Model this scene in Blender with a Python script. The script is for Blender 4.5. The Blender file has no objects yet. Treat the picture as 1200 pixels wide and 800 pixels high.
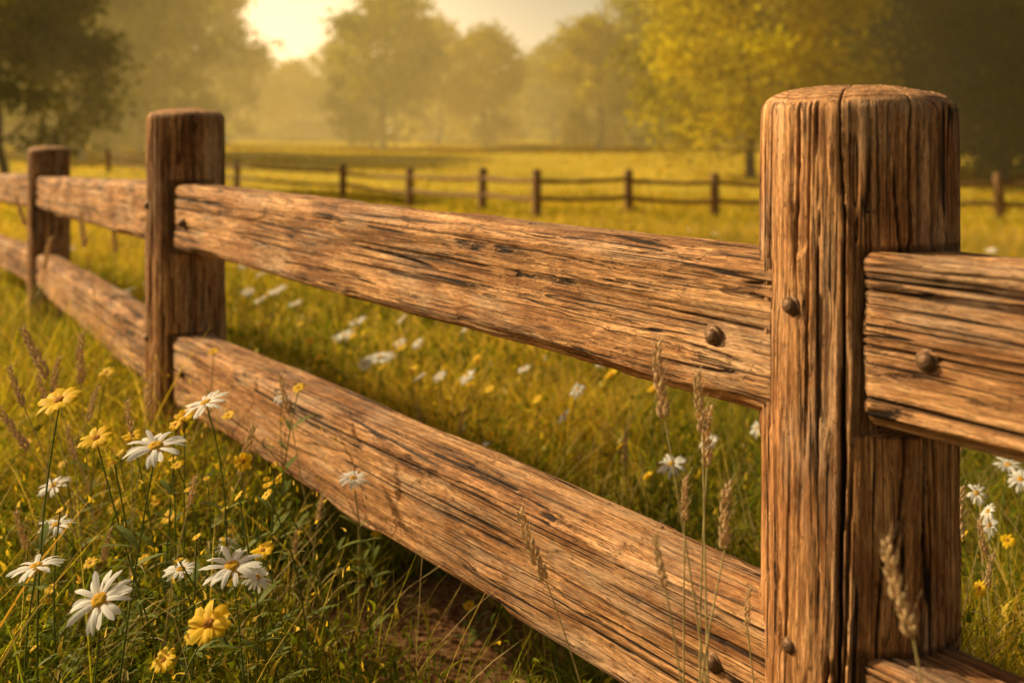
import bpy, math, numpy as np
from mathutils import Vector, Matrix
rng = np.random.default_rng(11)
scene = bpy.context.scene
COL = scene.collection
FP = 1167.0
CZ = 1.14

# ---------------------------------------------------------------- helpers
def _hash(ix, iy, iz, s):
    n = (ix*374761393 + iy*668265263 + iz*1274126177 + s*362437) & 0xFFFFFFFF
    n = ((n ^ (n >> 13))*1103515245) & 0xFFFFFFFF
    n = ((n ^ (n >> 16))*2246822519) & 0xFFFFFFFF
    n = n ^ (n >> 15)
    return (n & 0xFFFFFF)/float(0xFFFFFF)

def vn(x, y, z, s=0):
    x, y, z = np.broadcast_arrays(np.asarray(x, float), np.asarray(y, float), np.asarray(z, float))
    fx, fy, fz = np.floor(x), np.floor(y), np.floor(z)
    ix, iy, iz = fx.astype(np.int64), fy.astype(np.int64), fz.astype(np.int64)
    u, v, w = x-fx, y-fy, z-fz
    u = u*u*u*(u*(u*6-15)+10); v = v*v*v*(v*(v*6-15)+10); w = w*w*w*(w*(w*6-15)+10)
    r = 0
    for dx in (0, 1):
        for dy in (0, 1):
            for dz in (0, 1):
                r = r + _hash(ix+dx, iy+dy, iz+dz, s)*(u if dx else 1-u)*(v if dy else 1-v)*(w if dz else 1-w)
    return r

def fbm(x, y, z, s=0, o=4):
    a, t, r = .5, 0, 0
    for i in range(o):
        r = r+a*vn(x*2**i, y*2**i, z*2**i, s+i*17); t += a; a *= .5
    return r/t

def sstep(a, b, x):
    t = np.clip((x-a)/(b-a), 0, 1)
    return t*t*(3-2*t)

def lines(v, sp, hw):
    """constant-width lines on the 0.5 contour of a field on a (rows, around) grid"""
    g = np.abs(np.roll(v, -1, 1)-np.roll(v, 1, 1))/(2*sp)
    dist = np.abs(v-.5)/(g+2.0)
    return np.clip(1.9*(1-dist/hw), 0, 1)*sstep(1.0, 4.0, g)

def mesh_np(name, V, Fs, mats=(), smooth=True, attrs=None, mat_idx=None):
    me = bpy.data.meshes.new(name)
    V = np.asarray(V, np.float32)
    me.vertices.add(len(V)); me.vertices.foreach_set("co", V.ravel())
    Fs = [np.asarray(f, np.int32) for f in Fs if len(f)]
    loops = np.concatenate([f.ravel() for f in Fs])
    sizes = np.concatenate([np.full(len(f), f.shape[1], np.int32) for f in Fs])
    starts = np.concatenate([[0], np.cumsum(sizes)[:-1]]).astype(np.int32)
    me.loops.add(len(loops)); me.loops.foreach_set("vertex_index", loops)
    me.polygons.add(len(sizes)); me.polygons.foreach_set("loop_start", starts)
    try:
        me.polygons.foreach_set("loop_total", sizes)
    except Exception:
        pass
    for m in mats: me.materials.append(m)
    if mat_idx is not None:
        me.polygons.foreach_set("material_index", np.asarray(mat_idx, np.int32))
    me.update(calc_edges=True)
    me.polygons.foreach_set("use_smooth", np.full(len(sizes), smooth, dtype=bool))
    if attrs:
        for k, a in attrs.items():
            a = np.asarray(a, np.float32)
            if a.ndim == 1:
                at = me.attributes.new(k, 'FLOAT', 'POINT'); at.data.foreach_set("value", a)
            else:
                if a.shape[1] == 3: a = np.hstack([a, np.ones((len(a), 1), np.float32)])
                at = me.attributes.new(k, 'FLOAT_COLOR', 'POINT'); at.data.foreach_set("color", a.ravel())
    me.validate()
    return me

def obj(name, data, parent=None, loc=(0, 0, 0), rot=None, **props):
    o = bpy.data.objects.new(name, data)
    COL.objects.link(o)
    o.location = loc
    if rot is not None:
        o.rotation_euler = rot
    if parent: o.parent = parent
    for k, v in props.items(): o[k] = v
    return o

def terrain(x, y):
    ys = np.array([-60, 0, 6, 12, 20, 26, 34, 45, 60, 75, 95, 130, 200, 700.])
    zs = np.array([0, 0, 0, -.30, -.70, -.84, -.84, -.62, -.12, .35, .85, 1.5, 2.0, 2.0])
    yy = np.asarray(y, float)
    r = 0
    for k in (-3, -1.5, 0, 1.5, 3):
        sc = np.clip(yy/12, 0, 2)
        r = r+np.interp(yy+k*sc, ys, zs)
    r = r/5
    x = np.asarray(x, float)
    r = r + (vn(x*.9, yy*.9, 0, 5)-.5)*.05 + (vn(x*.12, yy*.12, 0, 6)-.5)*.25*sstep(6, 20, yy)
    return r
def tz(x, y): return float(terrain(x, y))

# ---------------------------------------------------------------- materials
def new_mat(name):
    m = bpy.data.materials.new(name); m.use_nodes = True
    nt = m.node_tree; nt.nodes.clear()
    try: m.cycles.emission_sampling = 'NONE'
    except Exception: pass
    return m, nt
def N(nt, t, **kw):
    n = nt.nodes.new(t)
    for k, v in kw.items(): setattr(n, k, v)
    return n
def L(nt, a, b): nt.links.new(a, b)
def noise(nt, vec, scale, detail=4, rough=.55):
    n = N(nt, 'ShaderNodeTexNoise'); n.inputs['Scale'].default_value = scale
    n.inputs['Detail'].default_value = detail; n.inputs['Roughness'].default_value = rough
    if vec is not None: L(nt, vec, n.inputs['Vector'])
    return n.outputs['Fac']
def ramp(nt, fac, stops):
    r = N(nt, 'ShaderNodeValToRGB')
    e = r.color_ramp.elements
    while len(e) < len(stops): e.new(.5)
    for i, (p, c) in enumerate(stops):
        e[i].position = p; e[i].color = (*c, 1) if len(c) == 3 else c
    L(nt, fac, r.inputs[0]); return r.outputs[0]
def math_(nt, op, a, b=None, c=None):
    n = N(nt, 'ShaderNodeMath', operation=op)
    for i, v in enumerate((a, b, c)):
        if v is None: continue
        if isinstance(v, (int, float)): n.inputs[i].default_value = v
        else: L(nt, v, n.inputs[i])
    return n.outputs[0]
def mixc(nt, fac, a, b, mode='MIX'):
    n = N(nt, 'ShaderNodeMix', data_type='RGBA', blend_type=mode)
    if isinstance(fac, (int, float)): n.inputs[0].default_value = fac
    else: L(nt, fac, n.inputs[0])
    for v, i in ((a, 6), (b, 7)):
        if isinstance(v, tuple): n.inputs[i].default_value = (*v, 1)
        else: L(nt, v, n.inputs[i])
    return n.outputs[2]
def maprange(nt, v, a, b, c, d):
    n = N(nt, 'ShaderNodeMapRange'); L(nt, v, n.inputs[0])
    for i, k in enumerate((a, b, c, d)): n.inputs[i+1].default_value = k
    return n.outputs[0]

def wood_mat(name, axis, tint=(1, 1, 1), dark=0.0, bd=.005):
    m, nt = new_mat(name)
    tc = N(nt, 'ShaderNodeTexCoord'); oi = N(nt, 'ShaderNodeObjectInfo')
    off = N(nt, 'ShaderNodeVectorMath', operation='ADD')
    sc = math_(nt, 'MULTIPLY', oi.outputs['Random'], 13.0)
    L(nt, tc.outputs['Object'], off.inputs[0]); L(nt, sc, off.inputs[1])
    wn = N(nt, 'ShaderNodeTexNoise'); wn.inputs['Scale'].default_value = 2.2; wn.inputs['Detail'].default_value = 1.0
    L(nt, off.outputs[0], wn.inputs['Vector'])
    ws = N(nt, 'ShaderNodeVectorMath', operation='MULTIPLY_ADD')
    L(nt, wn.outputs['Color'], ws.inputs[0]); ws.inputs[1].default_value = (.018,)*3; L(nt, off.outputs[0], ws.inputs[2])
    def mp(a, b):
        n = N(nt, 'ShaderNodeMapping')
        n.inputs['Scale'].default_value = (a, b, b) if axis == 'X' else (b, b, a)
        L(nt, ws.outputs[0], n.inputs['Vector']); return n.outputs[0]
    def contour(v, w):
        return maprange(nt, math_(nt, 'ABSOLUTE', math_(nt, 'SUBTRACT', v, .5)), w*.4, w, 1, 0)
    n1 = noise(nt, mp(9, 210), 1, 6, .68)
    n1b = noise(nt, mp(2.2, 55), 1, 5, .62)
    n2 = noise(nt, mp(2.4, 9), 1, 8, .70)
    n3 = noise(nt, mp(60, 420), 1, 3, .7)
    n5 = noise(nt, mp(7.0, 26), 1, 8, .74)
    n6 = noise(nt, mp(60, 110), 1, 4, .65)
    g0 = math_(nt, 'MULTIPLY_ADD', n1, .62, math_(nt, 'MULTIPLY', n1b, .38))
    c = ramp(nt, g0, [(.33, (.11, .060, .030)), (.44, (.24, .148, .075)), (.52, (.40, .265, .147)), (.62, (.64, .48, .31))])
    p = ramp(nt, n2, [(.34, (.38, .29, .22)), (.45, (.73, .62, .52)), (.53, (1.0, .96, .9)), (.66, (1.30, 1.28, 1.24))])
    c = mixc(nt, 1.0, c, p, 'MULTIPLY')
    grey = maprange(nt, noise(nt, mp(3.4, 14), 1, 6, .65), .49, .62, 0, .60)
    c = mixc(nt, grey, c, mixc(nt, g0, (.15, .115, .085), (.66, .57, .46)))
    st = maprange(nt, n5, .53-.03*dark, .63-.03*dark, 0, .68)
    c = mixc(nt, st, c, mixc(nt, g0, (.040, .019, .009), (.26, .13, .058)))
    fine = maprange(nt, n3, .3, .7, .55, 1.45)
    fc = N(nt, 'ShaderNodeCombineColor'); [L(nt, fine, fc.inputs[i]) for i in range(3)]
    c = mixc(nt, 1.0, c, fc.outputs[0], 'MULTIPLY')
    kn = maprange(nt, n6, .61, .67, 0, .5)
    c = mixc(nt, kn, c, (.06, .032, .016))
    hair = math_(nt, 'MULTIPLY', contour(noise(nt, mp(1.4, 120), 1, 1.2, .5), .026), maprange(nt, n5, .44, .49, 1, .0))
    cr = math_(nt, 'MULTIPLY', contour(noise(nt, mp(.5, 36), 1, 1.0, .5), .016), maprange(nt, n2, .47, .52, 1, 0.0))
    cr2 = math_(nt, 'MULTIPLY', contour(noise(nt, mp(.7, 64), 1, 1.0, .5), .020), maprange(nt, noise(nt, mp(2.4, 11), 1, 3, .5), .50, .54, 0, 1))
    cr = math_(nt, 'MAXIMUM', math_(nt, 'MAXIMUM', cr, cr2), math_(nt, 'MULTIPLY', hair, .65))
    at = N(nt, 'ShaderNodeAttribute', attribute_name='crack')
    cr = math_(nt, 'MAXIMUM', cr, at.outputs['Fac'])
    c = mixc(nt, cr, c, (.012, .006, .003))
    te = N(nt, 'ShaderNodeAttribute', attribute_name='endgrain')
    eg = N(nt, 'ShaderNodeTexWave', wave_type='RINGS', rings_direction='Z'); eg.inputs['Scale'].default_value = 42; eg.inputs['Distortion'].default_value = 2.5; eg.inputs['Detail'].default_value = 3; eg.inputs['Detail Scale'].default_value = 1.5
    L(nt, tc.outputs['Object'], eg.inputs['Vector'])
    ec = ramp(nt, eg.outputs['Fac'], [(.1, (.28, .17, .09)), (.8, (.58, .41, .25))])
    ec = mixc(nt, maprange(nt, noise(nt, tc.outputs['Object'], 45, 5, .7), .47, .6, 0, .5), ec, (.15, .085, .045))
    ecr = mixc(nt, at.outputs['Fac'], ec, (.02, .01, .005))
    c = mixc(nt, te.outputs['Fac'], c, ecr)
    c = mixc(nt, 1.0, c, tint, 'MULTIPLY')
    h = math_(nt, 'MULTIPLY_ADD', g0, .75, math_(nt, 'MULTIPLY', n3, .30))
    h = math_(nt, 'SUBTRACT', h, math_(nt, 'MULTIPLY', cr, .9))
    h = math_(nt, 'SUBTRACT', h, math_(nt, 'MULTIPLY', kn, .35))
    b = N(nt, 'ShaderNodeBump'); b.inputs['Strength'].default_value = 1.0; b.inputs['Distance'].default_value = bd
    L(nt, h, b.inputs['Height'])
    s = N(nt, 'ShaderNodeBsdfPrincipled'); L(nt, c, s.inputs['Base Color'])
    s.inputs['Roughness'].default_value = .72; s.inputs['Specular IOR Level'].default_value = .25
    L(nt, b.outputs[0], s.inputs['Normal'])
    o = N(nt, 'ShaderNodeOutputMaterial'); L(nt, s.outputs[0], o.inputs[0])
    return m

def leaf_mat(name, trans=.45, haze=False, tt=(1.5, 1.38, .5)):
    m, nt = new_mat(name)
    at = N(nt, 'ShaderNodeAttribute', attribute_name='Col')
    c = at.outputs['Color']
    d = N(nt, 'ShaderNodeBsdfDiffuse'); L(nt, c, d.inputs[0])
    t = N(nt, 'ShaderNodeBsdfTranslucent')
    ct = mixc(nt, 1.0, c, tt, 'MULTIPLY'); L(nt, ct, t.inputs[0])
    mx = N(nt, 'ShaderNodeMixShader'); mx.inputs[0].default_value = trans
    L(nt, d.outputs[0], mx.inputs[1]); L(nt, t.outputs[0], mx.inputs[2])
    out = mx.outputs[0]
    if haze: out = add_painted_haze(nt, out)
    o = N(nt, 'ShaderNodeOutputMaterial'); L(nt, out, o.inputs[0])
    return m

def add_painted_haze(nt, shader, top=.64, y0=30):  # emission mixed into the material paints in haze that grows with depth
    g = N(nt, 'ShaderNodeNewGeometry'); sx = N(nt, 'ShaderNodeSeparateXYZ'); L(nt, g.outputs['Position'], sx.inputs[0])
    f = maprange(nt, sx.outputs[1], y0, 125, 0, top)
    gx = maprange(nt, sx.outputs[0], -6, 34, 1.0, .30)     # painted haze glow, strongest on the sunward side
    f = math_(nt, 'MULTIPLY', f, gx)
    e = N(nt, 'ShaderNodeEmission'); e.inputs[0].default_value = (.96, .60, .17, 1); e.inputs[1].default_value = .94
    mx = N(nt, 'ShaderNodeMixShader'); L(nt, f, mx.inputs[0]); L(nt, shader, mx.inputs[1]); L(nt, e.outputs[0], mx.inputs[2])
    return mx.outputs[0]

def flat_mat(name, col, rough=.6, trans=0, bump=0, bscale=200, metal=0, var=.15):
    m, nt = new_mat(name)
    tc = N(nt, 'ShaderNodeTexCoord')
    n = noise(nt, tc.outputs['Object'], bscale, 3)
    lo = tuple(v*(1-var*2) for v in col); hi = tuple(min(1, v*(1+var)) for v in col)
    c = ramp(nt, n, [(.3, lo), (.7, hi)])
    s = N(nt, 'ShaderNodeBsdfPrincipled'); L(nt, c, s.inputs['Base Color'])
    s.inputs['Roughness'].default_value = rough; s.inputs['Metallic'].default_value = metal
    s.inputs['Specular IOR Level'].default_value = .3
    if bump:
        b = N(nt, 'ShaderNodeBump'); b.inputs['Strength'].default_value = bump; b.inputs['Distance'].default_value = .002
        L(nt, n, b.inputs['Height']); L(nt, b.outputs[0], s.inputs['Normal'])
    out = s.outputs[0]
    if trans:
        t = N(nt, 'ShaderNodeBsdfTranslucent'); L(nt, c, t.inputs[0])
        mx = N(nt, 'ShaderNodeMixShader'); mx.inputs[0].default_value = trans
        L(nt, out, mx.inputs[1]); L(nt, t.outputs[0], mx.inputs[2]); out = mx.outputs[0]
    o = N(nt, 'ShaderNodeOutputMaterial'); L(nt, out, o.inputs[0])
    return m

M_rail = wood_mat('weathered_rail_wood', 'X', (1.34, 1.08, .86), 0, .0036)
M_post = wood_mat('weathered_post_wood', 'Z', (1.38, 1.08, .84), .4, .0034)
M_farwood = flat_mat('old_fence_wood', (.22, .125, .055), .8, bscale=8)
M_bolt = flat_mat('rusty_bolt_metal', (.20, .115, .065), .5, bump=.6, bscale=400, metal=.5)
M_grass = leaf_mat('grass_blade', .5)
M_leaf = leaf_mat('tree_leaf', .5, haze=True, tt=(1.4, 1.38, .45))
M_stem = flat_mat('green_stem', (.17, .21, .035), .6, .25)
M_petal = flat_mat('white_petal', (.96, .95, .92), .6, .40, bscale=300, var=.02)
M_ypetal = flat_mat('yellow_petal', (1.0, .64, .008), .6, .40, bscale=250, var=.06)
M_disc = flat_mat('yellow_disc', (.95, .46, .02), .8, 0, 1.0, 900, var=.25)
M_odisc = flat_mat('brown_orange_disc', (.60, .24, .02), .8, 0, 1.0, 900, var=.3)
M_wheat = flat_mat('dry_seed_head', (.80, .60, .34), .7, .35, bscale=150, var=.2)
M_straw = flat_mat('dry_straw', (.58, .47, .20), .7, .2, bscale=60, var=.2)

def bark_mat():
    m, nt = new_mat('tree_bark')
    tc = N(nt, 'ShaderNodeTexCoord'); n = noise(nt, tc.outputs['Object'], 6, 4)
    c = ramp(nt, n, [(.3, (.03, .02, .012)), (.7, (.10, .065, .04))])
    s = N(nt, 'ShaderNodeBsdfDiffuse'); L(nt, c, s.inputs[0])
    o = N(nt, 'ShaderNodeOutputMaterial'); L(nt, add_painted_haze(nt, s.outputs[0]), o.inputs[0]); return m
M_bark = bark_mat()

DX, DY = -.19, 2.22
def ground_mat():
    m, nt = new_mat('meadow_ground')
    g = N(nt, 'ShaderNodeNewGeometry'); P = g.outputs['Position']
    b = noise(nt, P, 14, 5, .65); cfar = noise(nt, P, .12, 5)
    green = ramp(nt, b, [(.3, (.06, .054, .011)), (.55, (.14, .125, .023)), (.75, (.27, .22, .048)) ])
    gold = ramp(nt, noise(nt, P, 1.4, 6, .7), [(.3, (.48, .38, .040)), (.7, (.84, .61, .088))])
    sx = N(nt, 'ShaderNodeSeparateXYZ'); L(nt, P, sx.inputs[0])
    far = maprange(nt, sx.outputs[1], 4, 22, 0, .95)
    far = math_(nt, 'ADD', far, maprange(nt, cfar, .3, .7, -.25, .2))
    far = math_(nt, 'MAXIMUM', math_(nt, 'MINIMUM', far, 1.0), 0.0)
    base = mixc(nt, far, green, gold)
    dx = math_(nt, 'SUBTRACT', sx.outputs[0], DX); dy = math_(nt, 'SUBTRACT', sx.outputs[1], DY)
    dd = math_(nt, 'SQRT', math_(nt, 'ADD', math_(nt, 'POWER', math_(nt, 'MULTIPLY', dx, 1.0), 2), math_(nt, 'POWER', dy, 2)))
    dd = math_(nt, 'ADD', dd, maprange(nt, noise(nt, P, 5, 4), .3, .7, -.22, .22))
    mask = maprange(nt, dd, .34, .56, 1, 0)
    soilc = ramp(nt, noise(nt, P, 60, 6, .75), [(.38, (.07, .029, .013)), (.5, (.31, .14, .058)), (.62, (.62, .36, .18))])
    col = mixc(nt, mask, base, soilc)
    bp = N(nt, 'ShaderNodeBump'); bp.inputs['Strength'].default_value = 1; bp.inputs['Distance'].default_value = .05
    L(nt, noise(nt, P, 38, 6, .78), bp.inputs['Height'])
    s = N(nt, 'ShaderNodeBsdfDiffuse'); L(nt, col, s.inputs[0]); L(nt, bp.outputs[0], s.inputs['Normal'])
    o = N(nt, 'ShaderNodeOutputMaterial'); L(nt, add_painted_haze(nt, s.outputs[0], .38), o.inputs[0]); return m
M_ground = ground_mat()

# ---------------------------------------------------------------- ground
def axis_pts(lo, hi, n, k):
    t = np.linspace(math.asinh(lo/k), math.asinh(hi/k), n); return np.sinh(t)*k
gx = axis_pts(-450, 450, 260, 4); gy = axis_pts(-40, 600, 300, 4)
X, Y = np.meshgrid(gx, gy); Z = terrain(X, Y)
nx, ny = len(gx), len(gy)
idx = np.arange(nx*ny).reshape(ny, nx)
F = np.stack([idx[:-1, :-1], idx[:-1, 1:], idx[1:, 1:], idx[1:, :-1]], -1).reshape(-1, 4)
me = mesh_np('ground', np.stack([X, Y, Z], -1).reshape(-1, 3), [F], [M_ground])
obj('ground', me, kind='structure', label='rolling meadow ground with a bare earth patch', category='ground')

# ---------------------------------------------------------------- fence
R0 = .116
P = [np.array(p) for p in ((1.86, -.61), (.428, 1.235), (-1.005, 3.07), (-2.745, 5.9), (-4.55, 8.45))]
TOPZ = [CZ+.06, CZ+.068, CZ+.098, CZ-.03, CZ-.05]
DROP = [0, 0, 0, -.075, -.14]
RZ = [(CZ-.228, .210), (CZ-.685, .215)]   # centre height, thickness

def grid_faces(rows, cols):
    i = np.arange(rows*cols).reshape(rows, cols)
    a = i[:-1]; b = i[1:]
    return np.stack([a, np.roll(a, -1, 1), np.roll(b, -1, 1), b], -1).reshape(-1, 4)

def make_post(seed, height, res, zres, notch, dirn_right, crack_angles, drop=0):
    DH = .032
    rows_z = np.arange(-.12, height-DH-.004, zres)
    th = np.linspace(0, 2*math.pi, res, endpoint=False)
    prof_r = [1]*len(rows_z); prof_z = list(rows_z)
    # worn bevel at the rim, then a gently domed sawn top
    for a in np.linspace(0, 1, 46)[1:]:
        q = max(1-a**1.6, .004); prof_r.append(q)
        zc_ = DH*(.50*(1-q**16)**.7+.50*(1-q**2.2))
        prof_z.append(height-DH+zc_)
    eg = [0.0 if q > .985 else float(1-sstep(.935, .985, np.float64(q))) for q in prof_r]
    pr = np.array(prof_r)[:, None]; pz = np.array(prof_z)[:, None]; eg = np.array(eg)[:, None]
    T = th[None, :]+0*pz
    cx, cy = np.cos(T), np.sin(T)
    taper = .985+.06*(1-pz/height)
    rr = R0*pr*taper
    Z = pz+0*T
    side = 1-eg
    d = (fbm(cx*.9, cy*.9, Z*.8, seed, 2)-.5)*.008 + (fbm(cx*6, cy*6, Z*1.6, seed+3, 2)-.5)*.0018 + (fbm(cx*34, cy*34, Z*8, seed+5, 3)-.5)*.0024
    d = d-.0026*sstep(.58, .66, vn(cx*5, cy*5, Z*4.5, seed+70))-.0013*sstep(.55, .6, vn(cx*9, cy*9, Z*7, seed+71))
    sp = 2*math.pi*R0/res
    wob = .30*vn(0, 0, Z*2.5, seed)+.12*vn(cx*3, cy*3, Z*9, seed)
    v = vn(cx*4.5+wob, cy*4.5+wob, Z*.6, seed+9)
    crack = lines(v, sp, .0020)*sstep(.48, .58, vn(cx*2, cy*2, Z*2.2, seed+12))*.8
    v = vn(cx*10-wob, cy*10+wob, Z*1.1, seed+39)
    crack = np.maximum(crack, .6*lines(v, sp, .0016)*sstep(.53, .59, vn(cx*3, cy*3, Z*3, seed+42)))
    crack = crack*side
    for (ang, wid, dep, z0, z1) in crack_angles:
        wb = (vn(Z*4, 0, 0, seed+20+int(ang*10))-.5)*.12+(vn(Z*22, 0, 0, seed+21)-.5)*.03
        da = np.abs((T-ang-wb+math.pi) % (2*math.pi)-math.pi)
        ww = wid*(.35+1.1*vn(Z*4, 0, 0, seed+22+int(ang*10)))*(1+1.2*(1-pr))
        k = np.clip(1-da/ww, 0, 1)**.7*sstep(z0-.06, z0+.06, Z)*(1-sstep(z1-.08, z1+.08, Z))
        crack = np.maximum(crack, k*dep/.010*sstep(.02, .35, pr))
    tops = .25+.75*sstep(.0, .10, height-Z)
    depth = .0085*np.clip(crack, 0, 1.6)*tops
    rn = np.maximum(rr+(d*tops-depth)*np.clip(pr*1.2-.1, 0, 1)*(side+(1-side)*.4*pr**3), .0005)
    zz = Z-.7*depth*(1-side)+(fbm(cx*pr*5, cy*pr*5, 0, seed+60, 3)-.5)*.004*(1-side) + (vn(cx*1.5, cy*1.5, 0, seed+61)-.5)*.006*sstep(height-.12, height-DH, Z)
    X, Y = rn*cx, rn*cy
    if notch:
        ux, uy = dirn_right; nvec = (uy, -ux)
        u = X*ux+Y*uy; n = X*nvec[0]+Y*nvec[1]
        for (zc, hh) in RZ:
            inb = (u > notch-.0065) & (n > -.05) & (np.abs(Z-zc-drop) < hh/2-.004)
            n2 = np.where(inb, np.maximum(n-.05, -.02), n)
            X = X+(n2-n)*nvec[0]; Y = Y+(n2-n)*nvec[1]; n = n2
            rim = (u > notch-.014) & (n > -.05) & (np.abs(Z-zc-drop) < hh/2+.004) & ~inb
            crack = np.where(rim, np.maximum(crack, .6), crack)  # socket rim darkened through the crack mask, painting in the gap's shade
    V = np.stack([X, Y, zz], -1).reshape(-1, 3)
    rows = len(prof_z)
    F = grid_faces(rows, res)
    V = np.vstack([V, [[0, 0, height]]])
    a = np.arange((rows-1)*res, rows*res)
    F3 = np.stack([a, np.roll(a, -1), np.full(res, len(V)-1)], -1)
    return mesh_np('post', V, [F, F3], [M_post], attrs={'crack': np.append(np.clip(crack, 0, 1).reshape(-1), 0), 'endgrain': np.append((eg+0*T).reshape(-1), 1)})

def rounded_rect(w, h, r, n):
    pts = []; nor = []
    per = 2*(w-2*r)+2*(h-2*r)+2*math.pi*r
    for i in range(n):
        s = per*i/n
        for (typ, ln, c, a0) in (('l', w-2*r, (-w/2+r, h/2), 90), ('a', math.pi*r/2, (w/2-r, h/2-r), 90), ('l', h-2*r, (w/2, h/2-r), 0), ('a', math.pi*r/2, (w/2-r, -h/2+r), 0),
                                 ('l', w-2*r, (w/2-r, -h/2), -90), ('a', math.pi*r/2, (-w/2+r, -h/2+r), -90), ('l', h-2*r, (-w/2, -h/2+r), 180), ('a', math.pi*r/2, (-w/2+r, h/2-r), 180)):
            if s <= ln:
                a = math.radians(a0)
                if typ == 'l':
                    nn = (math.cos(a), math.sin(a)); tt = (math.sin(a), -math.cos(a))
                    pts.append((c[0]+tt[0]*s, c[1]+tt[1]*s)); nor.append(nn)
                else:
                    a2 = a-s/r
                    nn = (math.cos(a2), math.sin(a2)); pts.append((c[0]+nn[0]*r, c[1]+nn[1]*r)); nor.append(nn)
                break
            s -= ln
    return np.array(pts), np.array(nor), per

def make_rail(seed, Lr, w, h, res, xres, cr_=.026):
    pts, nor, per = rounded_rect(w, h, cr_, res); sp = per/res
    xs = np.arange(0, Lr+xres/2, xres); rows = len(xs)
    Xg = xs[:, None]+0*pts[:, 0][None]
    Yg = pts[:, 0][None]+0*Xg; Zg = pts[:, 1][None]+0*Xg
    NY = nor[:, 0][None]; NZ = nor[:, 1][None]
    d = (fbm(Xg*.9, Yg*4, Zg*4, seed, 2)-.5)*.022 + (fbm(Xg*1.4, Yg*24, Zg*24, seed+3, 2)-.5)*.0042 + (fbm(Xg*12, Yg*120, Zg*120, seed+5, 2)-.5)*.0018
    d += -.007*sstep(.52, .66, vn(Xg*4.5, Yg*8, Zg*8, seed+30))*np.clip(np.abs(NY*NZ)*3, 0, 1)
    d += -.0032*sstep(.56, .62, vn(Xg*2.4, Yg*16, Zg*16, seed+31))-.0015*sstep(.60, .64, vn(Xg*7, Yg*30, Zg*30, seed+32))
    wob = .010*vn(Xg*1.6, 0, 0, seed+8)+.004*(vn(Xg*6, Yg*7, Zg*7, seed+8))
    v = vn(Xg*.42, (Yg+wob)*22, (Zg+wob)*22, seed+9)
    crack = lines(v, sp, .0030)*sstep(.42, .52, vn(Xg*1.5, Yg*9, Zg*9, seed+12))
    v = vn(Xg*.8+9, (Yg-wob)*46, (Zg-wob)*46, seed+19)
    crack = np.maximum(crack, .65*lines(v, sp, .0019)*sstep(.52, .58, vn(Xg*2.2, Yg*12, Zg*12, seed+22)))
    endd = np.minimum(Xg, Lr-Xg)
    ce = vn(Xg*.7, Yg*30+3, (Zg+wob)*30, seed+33)
    crack = np.maximum(crack, .85*lines(ce, sp, .0023)*(1-sstep(.10, .34, endd)))
    dd = d*(.45+.55*sstep(0, .1, endd))-.0060*crack
    endr = np.clip(endd/.005, 0, 1); shrink = -.003*(1-np.sqrt(1-(1-endr)**2))
    Yg = Yg+NY*(dd+shrink); Zg = Zg+NZ*(dd+shrink)
    Xj = Xg+(vn(Yg*22, Zg*22, 0, seed+40)-.5)*.008*(1-sstep(0, .03, endd))
    V = np.stack([Xj, Yg, Zg], -1).reshape(-1, 3)
    V = np.vstack([V, [[0, 0, 0], [Lr, 0, 0]]])
    F = grid_faces(rows, res)
    a = np.arange(res); b = np.arange((rows-1)*res, rows*res)
    F3 = np.vstack([np.stack([a, np.roll(a, -1), np.full(res, len(V)-2)], -1), np.stack([b, np.roll(b, -1), np.full(res, len(V)-1)], -1)[:, ::-1]])
    att = np.append(crack.reshape(-1), [0, 0])
    return mesh_np('rail', V, [F, F3], [M_rail], attrs={'crack': att})

def bolt_mesh():
    prof = [(0.0001, .0085), (.004, .0083), (.0075, .0068), (.0098, .0042), (.0106, .0018), (.0108, .0012), (.0138, .0010), (.0146, .0002), (.0146, -.012)]
    n = 28
    th = np.linspace(0, 2*math.pi, n, endpoint=False)
    V = []
    for r, h in prof:
        for t in th:
            x, y = r*math.cos(t)*.95, r*math.sin(t)*.95
            hh = h+(vn(x*300, y*300, 0, 3)-.5)*.0007
            V.append((x, -hh, y))
    F = grid_faces(len(prof), n)[:, ::-1]
    return mesh_np('bolt', V, [F], [M_bolt])
BOLT = bolt_mesh()

rootxy = P[1]
fence = obj('wooden_fence', None, loc=(rootxy[0], rootxy[1], 0), label='weathered brown split-rail fence with thick round posts', category='fence')
def loc_f(x, y, z): return (x-rootxy[0], y-rootxy[1], z)
dirs = []
for i in range(5):
    if i == 0: d = P[0]-P[1]
    else: d = P[i-1]-P[i]
    d = d/np.linalg.norm(d); dirs.append(d)
R_ = math.radians
crk1 = [(R_(-117), .026, .015, -.2, 2), (R_(-78), .022, .011, .90, 2), (R_(-150), .012, .006, .2, .75), (R_(-170), .012, .006, .6, 1.1), (R_(-133), .010, .006, .75, 1.1), (R_(-40), .02, .008, .9, 2), (R_(60), .02, .01, .9, 2), (R_(150), .02, .01, .9, 2)]
crk2 = [(R_(-60), .022, .009, .3, 2), (R_(-105), .018, .008, -.2, .8), (R_(200), .018, .008, .8, 2), (R_(-130), .018, .008, .6, 2)]
notchu = [.08, .074, .092, .09, .09]
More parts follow.
